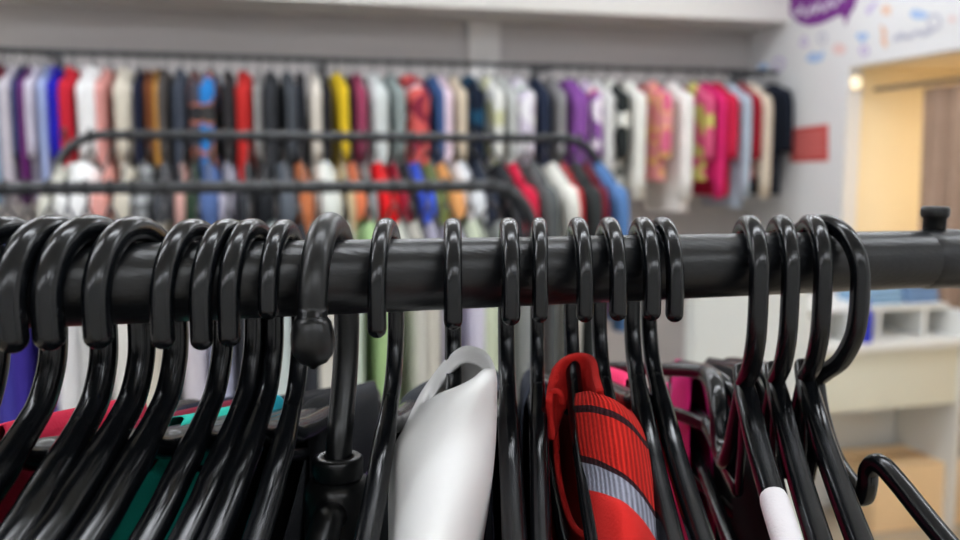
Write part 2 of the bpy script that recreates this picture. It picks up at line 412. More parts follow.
# lavender top on the ball-tipped hanger
p, y = frame('h8')
garment('dark plum top hung on the ball-tipped hanger hub', 't-shirt', p + Vector((0, 0, -.03)), y, fabric((120, 100, 140)), T=.005, sleeve=.2, fp=2.1, rt=.01, nv=18, seed=8, fold=.001, neck=.06)

def rows_surface(rows, name, mat, parent, inv, nsub=6, closed=True, mats=None, midf=None, uv=False, thick=.0012):
    """loft through rows of world points (Catmull-Rom both ways)"""
    m = len(rows[0]); fine = []
    for r in rows:
        if closed:
            pr = r + [r[0], r[1], r[2]]; q = cat_pts([r[-2], r[-1]] + pr, 4)[8:8 + 4 * m]
        else: q = cat_pts(r, 6)
        fine.append(q)
    w = len(fine[0]); cols = [cat_pts([f[k] for f in fine], nsub) for k in range(w)]
    h = len(cols[0]); V = [inv @ cols[k][j] for j in range(h) for k in range(w)]
    Fc, mi = [], []
    for j in range(h - 1):
        for k in range(w if closed else w - 1):
            Fc.append((j * w + k, j * w + (k + 1) % w, (j + 1) * w + (k + 1) % w, (j + 1) * w + k))
            mi.append(midf(j / nsub) if midf else 0)
    me_mats = mats or [mat]
    o = mk(name, V, Fc, None, parent, True, me_mats, mi)
    if uv:
        ul = o.data.uv_layers.new(name='uv')
        for pl in o.data.polygons:
            for li in pl.loop_indices:
                vi = o.data.loops[li].vertex_index; ul.data[li].uv = ((vi % w) / (w - 1), (vi // w) / (h - 1))
    so = o.modifiers.new('cloth', 'SOLIDIFY'); so.thickness = thick; so.offset = 0
    return o
def inv_of(p, y): return (Matrix.Translation(p) @ Matrix.Rotation(y, 4, 'Z')).inverted()

# white collared shirt
def white_mat():
    m, nt, b = base_mat('white_jersey'); b.inputs['Roughness'].default_value = .85
    tc, n = noise_col(nt, b, lin((232, 231, 229)), .02, 30)
    w = nt.nodes.new('ShaderNodeTexWave'); w.inputs['Scale'].default_value = 900; w.bands_direction = 'DIAGONAL'
    nt.links.new(tc.outputs['Object'], w.inputs['Vector']); bump(nt, b, w.outputs['Fac'], .15, .0003)
    b.inputs['Subsurface Weight'].default_value = .15; b.inputs['Subsurface Radius'].default_value = (.004, .004, .004); b.inputs['Subsurface Scale'].default_value = .5
    return m
WHITE = white_mat()
p, y = frame('h10')
ws = garment('white high-collared shirt bulging in front of the near rack', 'shirt', p, y, WHITE, T=.006, sleeve=.25, fp=2.1, rt=.01, nv=18, seed=10, fold=.001, neck=.05, dipB=.01, dipA=.03)
def ell(Lp, Rp, zl, zr, zf, zb, yf=0, nf=5):
    out = []
    (lx, ly), (rx, ry) = Lp, Rp; cx, hw = (lx + rx) / 2, (rx - lx) / 2
    N = 12
    for i in range(N):
        a = PI + 2 * PI * i / N       # start left, go through the front
        c, s_ = math.cos(a), -math.sin(a)
        z = (zl + zr) / 2 + (zr - zl) / 2 * c
        z += (zf - (zl + zr) / 2) * s_ if s_ > 0 else (zb - (zl + zr) / 2) * -s_
        out.append((cx + hw * c, (ly + ry) / 2 + (ry - ly) / 2 * c + yf * s_, z))
    return out
rim = [(424, 404, .318), (440, 395, .303), (458, 388, .296), (472, 381, .295), (484, 371, .30), (492, 369, .308), (489, 358, .316), (480, 350, .323), (463, 348, .33), (446, 361, .334), (432, 380, .333), (425, 395, .328)]
rin = [(x + (460 - x) * .10, y_ + 16, z + (.315 - z) * .25) for x, y_, z in rim]
l1 = [(410, 424, .318), (430, 411, .296), (452, 400, .288), (472, 390, .287), (487, 382, .291), (495, 384, .304), (494, 383, .322), (484, 378, .331), (462, 378, .338), (440, 386, .341), (420, 402, .338), (411, 416, .33)]
l2 = ell((394, 452), (495, 425), .315, .308, .280, .34, 2)
l3 = ell((390, 500), (490, 486), .31, .305, .262, .34, 3)
l4 = ell((390, 545), (480, 550), .295, .30, .246, .33, 3)
l5 = ell((386, 620), (464, 645), .27, .28, .222, .32, 3)
l6 = ell((376, 780), (440, 800), .23, .24, .190, .29, 3)
rows_surface([[at(*q) for q in r] for r in (rin, rim, l1, l2, l3, l4, l5, l6)], 'collar', WHITE, ws, inv_of(p, y), 7)

# red polo shirt
def rib(c, name, scale=6.5):
    m, nt, b = base_mat(name); b.inputs['Roughness'].default_value = .95; b.inputs['Specular IOR Level'].default_value = .15
    tc = nt.nodes.new('ShaderNodeTexCoord'); n = nt.nodes.new('ShaderNodeTexNoise'); n.inputs['Scale'].default_value = 900
    nt.links.new(tc.outputs['Object'], n.inputs['Vector'])
    w = nt.nodes.new('ShaderNodeTexWave'); w.inputs['Scale'].default_value = scale; w.inputs['Distortion'].default_value = .6; w.inputs['Detail Scale'].default_value = 3
    nt.links.new(tc.outputs['UV'], w.inputs['Vector'])
    mx = nt.nodes.new('ShaderNodeMix'); mx.data_type = 'RGBA'; cl = lin(c)
    mx.inputs[6].default_value = tuple(v * .48 for v in cl[:3]) + (1,); mx.inputs[7].default_value = cl
    nt.links.new(w.outputs['Fac'], mx.inputs[0]); nt.links.new(mx.outputs[2], b.inputs['Base Color'])
    ad = nt.nodes.new('ShaderNodeMath'); ad.operation = 'ADD'
    nt.links.new(w.outputs['Fac'], ad.inputs[0]); nt.links.new(n.outputs['Fac'], ad.inputs[1])
    bump(nt, b, ad.outputs[0], .6, .0009); return m
RED = fabric((203, 38, 34), fine=1200)
RRED, RBLK, RGRY = rib((212, 42, 34), 'red_rib_knit'), rib((52, 22, 28), 'dark_rib_knit'), rib((158, 160, 176), 'grey_rib_knit')
p, y = frame('h14')
rp = garment('bright red knit shirt with a black and grey striped ribbed collar', 'polo shirt', p, y, RED, T=.006, sleeve=.2, fp=2.1, rt=.01, nv=18, seed=14, fold=.001, neck=.06, dipB=.015, dipA=.04)
iv = inv_of(p, y)
keys = [(0, [(577, 395, 0.3330), (590, 392, 0.3160), (604, 397, 0.3040), (619, 405, 0.3040), (631, 415, 0.3160), (630, 412, 0.3350)]),
        (.14, [(576, 400, 0.3260), (592, 399, 0.3100), (609, 405, 0.2990), (626, 416, 0.3000), (639, 429, 0.3140), (638, 424, 0.3380)]),
        (.2, [(576, 406, 0.3230), (593, 406, 0.3070), (611, 412, 0.2960), (629, 424, 0.2970), (643, 441, 0.3120), (643, 436, 0.3400)]),
        (.26, [(577, 413, 0.3210), (594, 413, 0.3040), (612, 419, 0.2930), (631, 432, 0.2940), (645, 449, 0.3110), (646, 446, 0.3400)]),
        (.42, [(579, 436, 0.3150), (597, 438, 0.2980), (616, 446, 0.2860), (635, 463, 0.2870), (651, 485, 0.3060), (653, 484, 0.3360)]),
        (.56, [(582, 455, 0.3100), (600, 460, 0.2930), (619, 471, 0.2810), (638, 490, 0.2820), (655, 515, 0.3010), (658, 516, 0.3330)]),
        (.61, [(583, 462, 0.3080), (601, 467, 0.2910), (620, 478, 0.2790), (640, 498, 0.2800), (656, 523, 0.3000), (659, 524, 0.3320)]),
        (.7, [(585, 476, 0.3050), (603, 481, 0.2870), (622, 492, 0.2750), (642, 512, 0.2770), (657, 537, 0.2980), (661, 540, 0.3300)]),
        (.78, [(586, 489, 0.3020), (604, 494, 0.2830), (623, 504, 0.2710), (643, 524, 0.2740), (659, 549, 0.2960), (663, 552, 0.3280)]),
        (.86, [(588, 506, 0.2990), (606, 508, 0.2760), (625, 517, 0.2640), (644, 538, 0.2680), (660, 562, 0.2940), (665, 566, 0.3260)]),
        (1, [(590, 560, 0.2880), (609, 560, 0.2640), (629, 570, 0.2520), (650, 590, 0.2560), (668, 615, 0.2850), (673, 620, 0.3200)]),
        (1.1, [(592, 690, 0.2610), (613, 690, 0.2360), (635, 700, 0.2240), (660, 720, 0.2260), (682, 745, 0.2550), (690, 750, 0.2900)])]
def mid(j):
    k = int(j + 1e-6)
    return {0: 0, 1: 0, 2: 1, 3: 0, 4: 0, 5: 1, 6: 2, 7: 2}.get(k, 3)
rows_surface([[at(*q) for q in r] for _, r in keys], 'ribbed_collar', None, rp, iv, 5, False, [RRED, RBLK, RGRY, RED], mid, True, .0016)
# collar stand curling round the back of the neck
b0 = [(551, 398, .322), (556, 392, .314), (563, 398, .308), (571, 400, .306), (577, 396, .309)]
bk = [(549, 400, .325), (551, 384, .335), (556, 368, .342), (566, 358, .346), (578, 354, .347), (589, 356, .343), (594, 364, .336), (596, 376, .325), (600, 390, .312)]
bl = [(552, 440, .325), (556, 428, .335), (561, 414, .342), (570, 404, .346), (580, 400, .347), (590, 400, .343), (596, 404, .336), (600, 408, .325), (604, 412, .312)]
bm_ = [((a + c) / 2 - 1, (b + d) / 2 - 2, z + .003) for (a, b, z), (c, d, _) in zip(bk, bl)]
rows_surface([[at(*q) for q in r] for r in (bk, bm_, bl)], 'collar_stand', RED, rp, iv, 5, False, None, None, False, .0024)
pl = cat_pts([at(*q) for q in ((557, 377, .340), (552, 393, .338), (554, 412, .336), (556, 440, .333), (558, 470, .329), (564, 500, .322), (573, 525, .314), (590, 540, .305), (625, 570, .285))], 6)
mk('placket_edge', *tube([iv @ q for q in pl], .0011, .0012, 10), RED, rp)
cl = cat_pts([at(*q) for q in ((549, 402, .336), (550, 394, .331), (556, 391, .329), (561, 395, .329), (562, 402, .331))], 5)
mk('collar_button_loop', *tube([iv @ q for q in cl], .0011, .0011, 10), RED, rp)

# white foam sleeve on the arm of the notched hanger
p, y = frame('h17')
pts = cat_pts([L(u, arm_v(u) - .001) for u in (.0545, .062, .072, .09, .12, .145)], 5)
tag_e = empty('foam_sleeve', 'white foam grip sleeve slipped over a black hanger arm', 'foam sleeve', p, y)
mk('foam_tube', *tube(pts, .0049, .0049, 16, LAT, 2.2), plain('white_foam', (226, 222, 224), .9, .03, 200, .2, .2, 900), tag_e)

# ------------------------------------------------------------------ room shell
E_ = 2.81; DW = 4.8; ZC = 2.9; X0, Y0 = -4.0, -2.6
FR = 1.2                       # fitting-room depth
M_WALL = plain('grey_wall_paint', (196, 191, 189), .85, .04, 3, .2)
M_WHITE = plain('white_wall_paint', (232, 232, 232), .8, .02, 3, .2)
M_BULK = plain('white_bulkhead_paint', (226, 223, 217), .8, .02, 3, .2)
M_CEIL = plain('white_ceiling_paint', (228, 227, 222), .9, .02, 3, .2)
M_WARM = plain('cream_fitting_room_paint', (246, 232, 200), .8, .03, 4, .2)
M_FLOOR = plain('beige_floor_tile', (182, 170, 152), .45, .06, 5, .4)
struct(boxes('floor', [((X0 - .1, Y0 - .1, -.05), (E_ + FR + .2, DW + .1, 0))], M_FLOOR, None, st))
struct(boxes('ceiling', [((X0 - .1, Y0 - .1, ZC), (E_ + FR + .2, DW + .1, ZC + .1))], M_CEIL, None, st))
struct(boxes('wall_back', [((X0 - .1, DW, 0), (E_ + .08, DW + .1, ZC))], M_WALL, None, st))
struct(boxes('wall_left', [((X0 - .1, Y0, 0), (X0, DW, ZC))], M_WHITE, None, st))
struct(boxes('wall_front', [((X0 - .1, Y0 - .1, 0), (E_ + FR + .2, Y0, ZC))], M_WHITE, None, st))
ZL = 1.985; DA, DB = 2.3, 3.88
struct(boxes('wall_right', [((E_, DB, 0), (E_ + .08, DW, ZC)), ((E_, Y0, 0), (E_ + .08, DA, ZC)), ((E_, DA, ZL), (E_ + .08, DB, ZC))], M_WHITE, None, st))
struct(boxes('wall_fitting_room', [((E_ + .08, DB + .02, 0), (E_ + FR + .1, DB + .1, ZL + .06)), ((E_ + FR, DA - .1, 0), (E_ + FR + .1, DB + .02, ZL + .06)), ((E_ + .08, DA - .1, 0), (E_ + FR, DA - .02, ZL + .06))], M_WARM, None, st))
struct(boxes('ceiling_fitting_room', [((E_ + .08, DA - .02, ZL), (E_ + FR, DB + .02, ZL + .05))], plain('warm_ceiling_paint', (246, 230, 200), .8, .03, 4, .2), None, st))
ZB = 2.28
struct(boxes('trim_bulkhead', [((X0, 4.4, ZB), (E_, DW, ZC))], M_BULK, None, st))
struct(boxes('baseboard_back', [((X0, DW - .015, 0), (E_, DW, .1))], M_WHITE, None, st))
# pilaster on the far wall
xa, _ = on_d(470, 50, DW - .05); xb, _ = on_d(500, 50, DW - .05)
struct(boxes('trim_pilaster', [((xa, DW - .05, .1), (xb, DW, ZB))], plain('pale_pilaster_paint', (226, 223, 220), .8, .02, 3, .2), None, st))

# ------------------------------------------------------------------ ceiling lights
LM = emis('lamp_diffuser', (243, 248, 255), 32)
HOUS = plain('white_enamel', (235, 235, 235), .5, .02, 10)
LR = 'linear ceiling lights'
n = 0
for x in (-2.9, -1.25, .4, 2.0):
    for yy in (-1.5, .5, 2.1, 3.5):
        c = st(x, yy, ZC)
        t = empty('ceiling_light', 'white linear ceiling light fixture high above the racks, out of frame', 'ceiling light', c, PSI, LR)
        boxes('housing', [((-.62, -.075, -.05), (.62, .075, 0))], HOUS, t)
        boxes('diffuser', [((-.6, -.045, -.058), (.6, .045, -.05))], LM, t)

# ------------------------------------------------------------------ far rail and middle racks
def bg_hanger_mesh():
    hp = hook_path(.021, .003, -.012, False, -.036)[::2]
    a = tube(hp, .003, .003, 8, LAT, 2)
    b = tube(cat_pts([*[L(u, av_bg(u)) for u in (-.18, -.12, -.05, 0, .05, .12, .18)]], 3), .003, .0035, 8, LAT, 2)
    V, Fc = join([a, b]); return V, Fc
bgm = bpy.data.meshes.new('hanger'); V, Fc = bg_hanger_mesh(); bgm.from_pydata([tuple(v) for v in V], [], Fc); bgm.materials.append(PLASTIC_SOFT)
bgm.polygons.foreach_set('use_smooth', [True] * len(bgm.polygons))
class Rail:
    def __init__(s, d, z0, px0, z1=None, px1=None):
        s.d = d; s.x0 = on_d(px0, 200, d)[0]; s.z = lambda x: z0
    def p(s, px): x = on_d(px, 200, s.d)[0]; return st(x, s.d, s.z(x))
def far_rack(d, z, xl, xr, label, br=.1):
    r = empty('clothes_rack', label, 'clothes rack', st((xl + xr) / 2, d, 0), PSI)
    m = (xl + xr) / 2; a, b = xl - m, xr - m
    pts = [Vector((a, 0, z - br - .02))] + [Vector((a + br * (1 - math.cos(t)), 0, z - br + br * math.sin(t))) for t in [PI / 2 * k / 8 for k in range(9)]]
    pts += [Vector((a + br + (b - a - 2 * br) * k / 12, 0, z)) for k in range(1, 12)]
    pts += [Vector((b - br + br * math.sin(t), 0, z - br + br * math.cos(t))) for t in [PI / 2 * k / 8 for k in range(9)]] + [Vector((b, 0, z - br - .02))]
    mk('hanging_rail', *tube(pts, RB, RB, 14, Vector((0, 1, 0))), RAILG, r)
    for x in (a, b):
        mk('upright_post', *tube([Vector((x, 0, z - br)), Vector((x, 0, .06))], .0145, .0145, 14), RAILG, r)
        mk('foot', *tube([Vector((x, -.24, .055)), Vector((x, 0, .055)), Vector((x, .24, .055))], .014, .014, 12), RAILG, r)
        for q in (-.22, .22):
            mk('caster', *lathe([(.004, -.012), (.02, -.01), (.022, 0), (.02, .01), (.004, .012)], 14, Vector((x, q, .0225)), Vector((1, 0, 0))), PLASTIC_SOFT, r)
DA_, ZA = 1.85, 1.462
DB_, ZBk = 2.45, 1.583
DC_, ZR = 4.45, 2.016
xa_r = on_d(533, 200, DA_)[0]
far_rack(DA_, ZA, xa_r - 1.75, xa_r, 'middle black clothes rack standing right behind the near row of hangers')
far_rack(DB_, ZBk, on_d(55, 170, DB_)[0], on_d(602, 170, DB_)[0], 'rear black clothes rack with rounded corners between middle rack and far wall', .12)
# wall rail
xr_end = on_d(776, 80, DC_)[0]
wr = empty('wall_rail', 'long dark wall-mounted clothes rail below the white bulkhead', 'clothes rail', st(0, DC_, ZR), PSI)
mk('hanging_rail', *tube([Vector((X0 + .3 + (xr_end - X0 - .3) * k / 10, 0, 0)) for k in range(11)], RB, RB, 14), RAILG, wr)
for xx in (-3.5, -2.2, -.9, .35, 1.5, xr_end - .06):
    boxes('rail_bracket', [((xx - .012, .008, -.012), (xx + .012, DW - DC_ - .001, .012)), ((xx - .02, DW - DC_ - .008, -.05), (xx + .02, DW - DC_ - .001, .05))], STEEL, wr)

def bg_garment(d, z, px, w, rgb, desc, rowname, sleeve=.45, Ln=.68, W=.19, pat=None, seed=0, twist=0, cat='top', place=''):
    x = on_d(px, 200, d)[0]; p = st(x, d, z)
    Y = p.y
    T = max(.010, w * Y / F / 2 * .8)
    mat = fabric(rgb, *(pat or ()), fine=250)
    h = bpy.data.objects.new('hanger', bgm); COL.objects.link(h); h.location = p; h.rotation_euler = (0, 0, PSI + twist)
    tag(h, f'dark hanger carrying the {desc} on the {rowname}', 'clothes hanger', 'hangers on the ' + rowname)
    global PREV
    words = desc.split(); kinds = ('top', 'shirt', 'blouse', 'jumper', 'knit', 'tee', 'dress', 'jacket', 'coat', 'blazer', 'vest', 'cardigan')
    cat = next((q for q in reversed(words) if q in kinds), 'top')
    cat = {'knit': 'jumper', 'tee': 't-shirt'}.get(cat, cat)
    pv = PREV.get(rowname); PREV[rowname] = desc
    lab = f'{desc} on the {rowname}' + (f', right of the {pv}' if pv else ', leftmost in view')
    if len(lab.split()) > 16: lab = f'{desc} on the {rowname}, beside the ' + ' '.join(pv.split()[:3])
    return garment(lab, cat, p, PSI + twist, mat, T=T, W=W, Ln=Ln, sleeve=sleeve, seed=seed, group='clothes on the ' + rowname,
                   nu=14, nv=7, av=av_bg, fold=T * .22, neck=.07, dipA=.07, dipB=.03)
PREV = {}
K = 0
Arow = [(-14, 24, (205, 208, 220), 'pale white-blue blouse'), (6, 20, (128, 132, 190), 'lavender blue top'), (27, 24, (66, 62, 152), 'royal violet shirt'), (49, 18, (60, 48, 142), 'deep indigo top'), (67, 12, (160, 152, 200), 'lilac top', 'stripes', (70, 55, 130)), (86, 26, (224, 224, 226), 'bright white top'),
 (110, 18, (206, 206, 206), 'light grey top'), (133, 24, (226, 225, 220), 'soft white blouse'), (164, 24, (216, 210, 195), 'cream jumper'), (198, 24, (208, 203, 212), 'pale lilac top'), (228, 22, (186, 190, 215), 'pale periwinkle top'), (250, 14, (56, 58, 64), 'charcoal top'), (276, 22, (204, 215, 213), 'pale mint blouse'),
 (299, 16, (52, 54, 60), 'slate black top'), (321, 24, (216, 213, 203), 'ivory white top'), (346, 16, (206, 217, 204), 'mint white top'), (369, 24, (168, 198, 142), 'light green top'), (394, 14, (205, 203, 195), 'stone top'), (411, 18, (203, 199, 188), 'cream stone shirt'), (428, 12, (188, 184, 204), 'lilac grey top'), (446, 16, (212, 208, 224), 'lavender white top'),
 (471, 24, (202, 210, 184), 'sage green shirt'), (492, 12, (140, 142, 142), 'mid grey top'), (508, 12, (58, 58, 62), 'dark grey vest')]
for g in Arow:
    K += 1
    bg_garment(DA_, ZA, g[0], g[1], g[2], g[3], 'middle rack', .3 if K % 3 else .5, .66, .18, g[4:] and (g[4], g[5]) or None, K, R(random.uniform(-4, 4)))
Brow = [(68, 12, (205, 203, 190), 'cream shirt'), (93, 42, (232, 232, 230), 'white coat'), (114, 14, (222, 158, 148), 'salmon pink top'), (131, 18, (208, 200, 182), 'oatmeal knit'), (151, 18, (120, 122, 122), 'grey striped top', 'stripes', (170, 172, 172)), (170, 18, (72, 74, 78), 'dark grey top'), (186, 10, (206, 160, 150), 'dusty pink top'), (198, 12, (48, 66, 50), 'dark green top'),
 (212, 24, (82, 104, 150), 'denim blue jacket'), (232, 14, (172, 168, 182), 'lilac grey knit'), (251, 12, (56, 58, 62), 'charcoal shirt'), (267, 14, (32, 34, 38), 'black cardigan'), (284, 16, (96, 102, 110), 'slate grey top'), (302, 14, (196, 116, 74), 'rust orange top'), (325, 26, (222, 224, 216), 'milk white blouse'), (342, 8, (200, 178, 140), 'beige top'),
 (352, 14, (224, 124, 84), 'coral orange top'), (364, 8, (150, 150, 150), 'pale grey top'), (376, 20, (222, 28, 34), 'bright red top'), (391, 10, (150, 30, 52), 'dark crimson top'), (402, 10, (34, 34, 44), 'black shirt'), (413, 18, (62, 90, 205), 'royal blue top'), (426, 12, (122, 132, 78), 'olive green top'), (438, 14, (234, 166, 104), 'peach top'),
 (456, 24, (216, 218, 220), 'silver white jacket'), (474, 14, (42, 48, 62), 'navy jacket'), (492, 14, (40, 42, 46), 'black blazer'), (510, 20, (204, 34, 66), 'raspberry red jacket'), (527, 18, (92, 96, 96), 'charcoal grey coat'), (546, 18, (232, 230, 220), 'ivory white coat'), (555, 6, (190, 40, 46), 'thin red lined top'), (567, 16, (54, 58, 58), 'dark charcoal blazer'), (579, 8, (116, 38, 52), 'maroon top'), (591, 14, (92, 132, 186), 'light denim shirt')]
for g in Brow:
    K += 1
    thin = g[1] <= 8 and g[0] > 480
    lng = .3 if thin else .55 if 480 < g[0] < 585 else .35
    bg_garment(DB_, ZBk, g[0], g[1], g[2], g[3], 'rear rack', lng, .45 if thin else .72 if g[0] < 585 else .5, .19, g[4:] and (g[4], g[5]) or None, K, R(random.uniform(-3, 3)))
Crow = [(-8, 14, (120, 150, 180), 'sky denim shirt'), (2, 8, (92, 120, 146), 'steel blue shirt'), (9, 8, (150, 178, 205), 'light blue shirt'), (14, 5, (120, 30, 50), 'slim maroon top'), (22, 14, (190, 184, 192), 'pale grey lilac shirt'), (33, 8, (50, 58, 100), 'navy blue shirt'), (39, 8, (96, 36, 100), 'purple brown top'), (47, 11, (196, 190, 204), 'pale pinkish shirt'), (56, 9, (158, 172, 212), 'powder blue shirt'),
 (65, 13, (34, 30, 168), 'vivid royal blue top'), (80, 14, (196, 38, 54), 'scarlet top'), (100, 26, (230, 230, 230), 'wide white blouse'), (116, 10, (216, 152, 146), 'rose pink top'), (132, 20, (208, 200, 184), 'cream ribbed knit'), (146, 8, (34, 38, 58), 'midnight navy top'), (154, 9, (112, 64, 38), 'brown top'), (162, 7, (176, 128, 62), 'ochre top'), (171, 13, (78, 74, 72), 'taupe grey top'), (187, 14, (62, 68, 80), 'slate blue top'),
 (200, 12, (50, 50, 54), 'black graphic top', 'noise', (200, 120, 100), (70, 70, 80)), (216, 18, (62, 62, 62), 'dark printed tee', 'noise', (180, 110, 80), (40, 120, 190)), (233, 12, (48, 46, 48), 'soot black top'), (249, 16, (186, 44, 42), 'long brick red dress'), (263, 7, (150, 148, 146), 'stone grey top'), (275, 15, (52, 54, 58), 'graphite top'), (290, 13, (72, 76, 82), 'dim grey blouse'), (303, 10, (30, 32, 38), 'jet black top'), (317, 12, (220, 212, 200), 'ecru top'), (327, 6, (46, 44, 46), 'slim black top'),
 (339, 15, (218, 184, 40), 'mustard yellow top'), (350, 5, (30, 30, 34), 'narrow black top'), (358, 12, (152, 64, 92), 'mauve top'), (375, 18, (204, 210, 208), 'silver white shirt'), (391, 12, (142, 152, 150), 'sage grey shirt'), (410, 24, (208, 92, 88), 'red floral blouse', 'floral', (238, 210, 210), (130, 40, 60)), (430, 8, (62, 92, 140), 'steel navy top'), (440, 13, (228, 206, 218), 'blush white top'), (453, 11, (206, 192, 170), 'beige knit'), (468, 18, (28, 70, 96), 'dark teal top', 'noise', (22, 30, 46)),
 (484, 11, (212, 212, 170), 'yellow white top', 'noise', (226, 226, 220)), (497, 10, (190, 192, 190), 'ash grey shirt'), (516, 20, (206, 198, 214), 'lavender printed dress', 'floral', (120, 150, 120), (232, 230, 234)), (533, 11, (38, 46, 66), 'ink navy top'), (548, 10, (140, 138, 140), 'dove grey top'), (568, 20, (132, 78, 152), 'violet purple top'), (585, 12, (140, 90, 160), 'orchid top', 'floral', (220, 120, 140), (235, 225, 235)), (598, 12, (216, 216, 214), 'chalk white shirt'), (616, 16, (222, 222, 214), 'black and white patterned top', 'noise', (40, 44, 44)),
 (634, 16, (232, 230, 222), 'warm white blouse'), (656, 15, (230, 150, 150), 'pink and orange blouse', 'noise', (240, 190, 120), (220, 110, 140)), (676, 17, (236, 232, 228), 'long white shirt'), (696, 10, (206, 196, 110), 'lime yellow top', 'noise', (216, 90, 130)), (705, 9, (216, 44, 112), 'hot pink top'), (717, 16, (196, 36, 70), 'crimson dress'), (732, 11, (176, 190, 204), 'washed denim dress'), (741, 9, (156, 28, 46), 'dark red shirt'), (750, 13, (216, 202, 182), 'sand beige top'), (761, 12, (28, 33, 44), 'black dress at the right end')]
for g in Crow:
    K += 1
    px = g[0]; ln = .66 if px < 600 else {634: .62, 676: .74, 717: .66, 732: .72, 750: .56, 761: .66, 616: .6, 656: .58}.get(px, .58)
    q = (px - 255) / F * 4.6
    last = px > 758
    bg_garment(DC_, ZR, 757 if last else px - 10 * min(1, max(0, (px - 560) / 50)), g[1], g[2], g[3], 'wall rail', .5 if K % 2 else .3, ln, .13 if last else .2, g[4:] or None, K, R(32) if last else R(random.uniform(-5, 5)))

# ------------------------------------------------------------------ right wall: fitting room, stickers, sign
def side_poly(name, pts, mat, off=.003, parent=None):
    q = [on_e(px, py, E_ - off) for px, py in pts]
    V = [st(E_ - off, d, z) for d, z in q] + [st(E_ - .0005, d, z) for d, z in q]
    k = len(q); Fc = [tuple(range(k)), tuple(range(2 * k - 1, k - 1, -1))] + [(i, (i + 1) % k, k + (i + 1) % k, k + i) for i in range(k)]
    return mk(name, V, Fc, mat, parent, False)
def side_stroke(name, pts, w, mat, off=.004, parent=None, closed=False):
    """flat printed stroke of width w (m) along a smooth line on the right wall"""
    q = [Vector((*on_e(px, py, E_ - off), 0)) for px, py in pts]
    if closed: q = q + [q[0]]
    q = cat_pts(q, 4); V, Fc = [], []
    for i, c in enumerate(q):
        t = (q[min(i + 1, len(q) - 1)] - q[max(i - 1, 0)]); t = t.normalized() if t.length else Vector((1, 0, 0))
        nn = Vector((-t.y, t.x, 0)) * w / 2
        for s_ in (1, -1):
            g = c + nn * s_; V.append(st(E_ - off, g.x, g.y)); V.append(st(E_ - .0006, g.x, g.y))
    for i in range(len(q) - 1):
        a = i * 4
        Fc += [(a, a + 2, a + 6, a + 4), (a + 1, a + 5, a + 7, a + 3), (a, a + 4, a + 5, a + 1), (a + 2, a + 3, a + 7, a + 6)]
    return mk(name, V, Fc, mat, parent, False)
PUR = plain('purple_print', (122, 44, 138), .6, .05, 8)
bub = [(x, y + 2) for x, y in [(781, -34), (782, -10), (786, 4), (791, 14), (799, 21), (809, 24), (820, 22), (831, 17), (839, 13), (844, 15), (845, 24), (849, 13), (854, 5), (858, -8), (860, -26), (850, -44), (820, -54), (795, -48)]]
bb = side_poly('speech_bubble_sign', bub, PUR); tag(bb, 'purple speech-bubble sign with white lettering on the right wall', 'sign')
WP = plain('white_print', (226, 218, 230), .6, .02, 8)
side_stroke('white_lettering', [(793, 10), (797, 15), (801, 6), (804, 14), (808, 15), (811, 6), (815, 13), (818, 3), (822, 10), (826, 9), (828, 0), (832, 6), (836, 4), (839, -3), (844, 0)], .014, WP, .007, bb)
side_stroke('white_lettering', [(790, -6), (796, -12), (802, -7), (808, -14), (814, -9), (820, -16), (826, -12), (834, -19), (842, -16)], .014, WP, .007, bb)
st_c = {'peach': (236, 206, 186), 'orange': (236, 196, 170), 'blue': (168, 196, 232), 'lilac': (204, 190, 222), 'grey': (196, 196, 208), 'pink': (236, 208, 204)}
def ring(cx, cy, rx, ry, n=9): return [(cx + rx * math.cos(2 * PI * k / n), cy + ry * math.sin(2 * PI * k / n)) for k in range(n)]
def heart(cx, cy, s_): return [(cx + s_ * math.sin(t) ** 3, cy - s_ * (.81 * math.cos(t) - .31 * math.cos(2 * t) - .12 * math.cos(3 * t) - .06 * math.cos(4 * t))) for t in [2 * PI * k / 18 for k in range(18)]]
def star(cx, cy, s_): return [(cx + s_ * (1 if k % 2 == 0 else .45) * math.sin(PI * k / 5), cy - s_ * (1 if k % 2 == 0 else .45) * math.cos(PI * k / 5)) for k in range(10)]
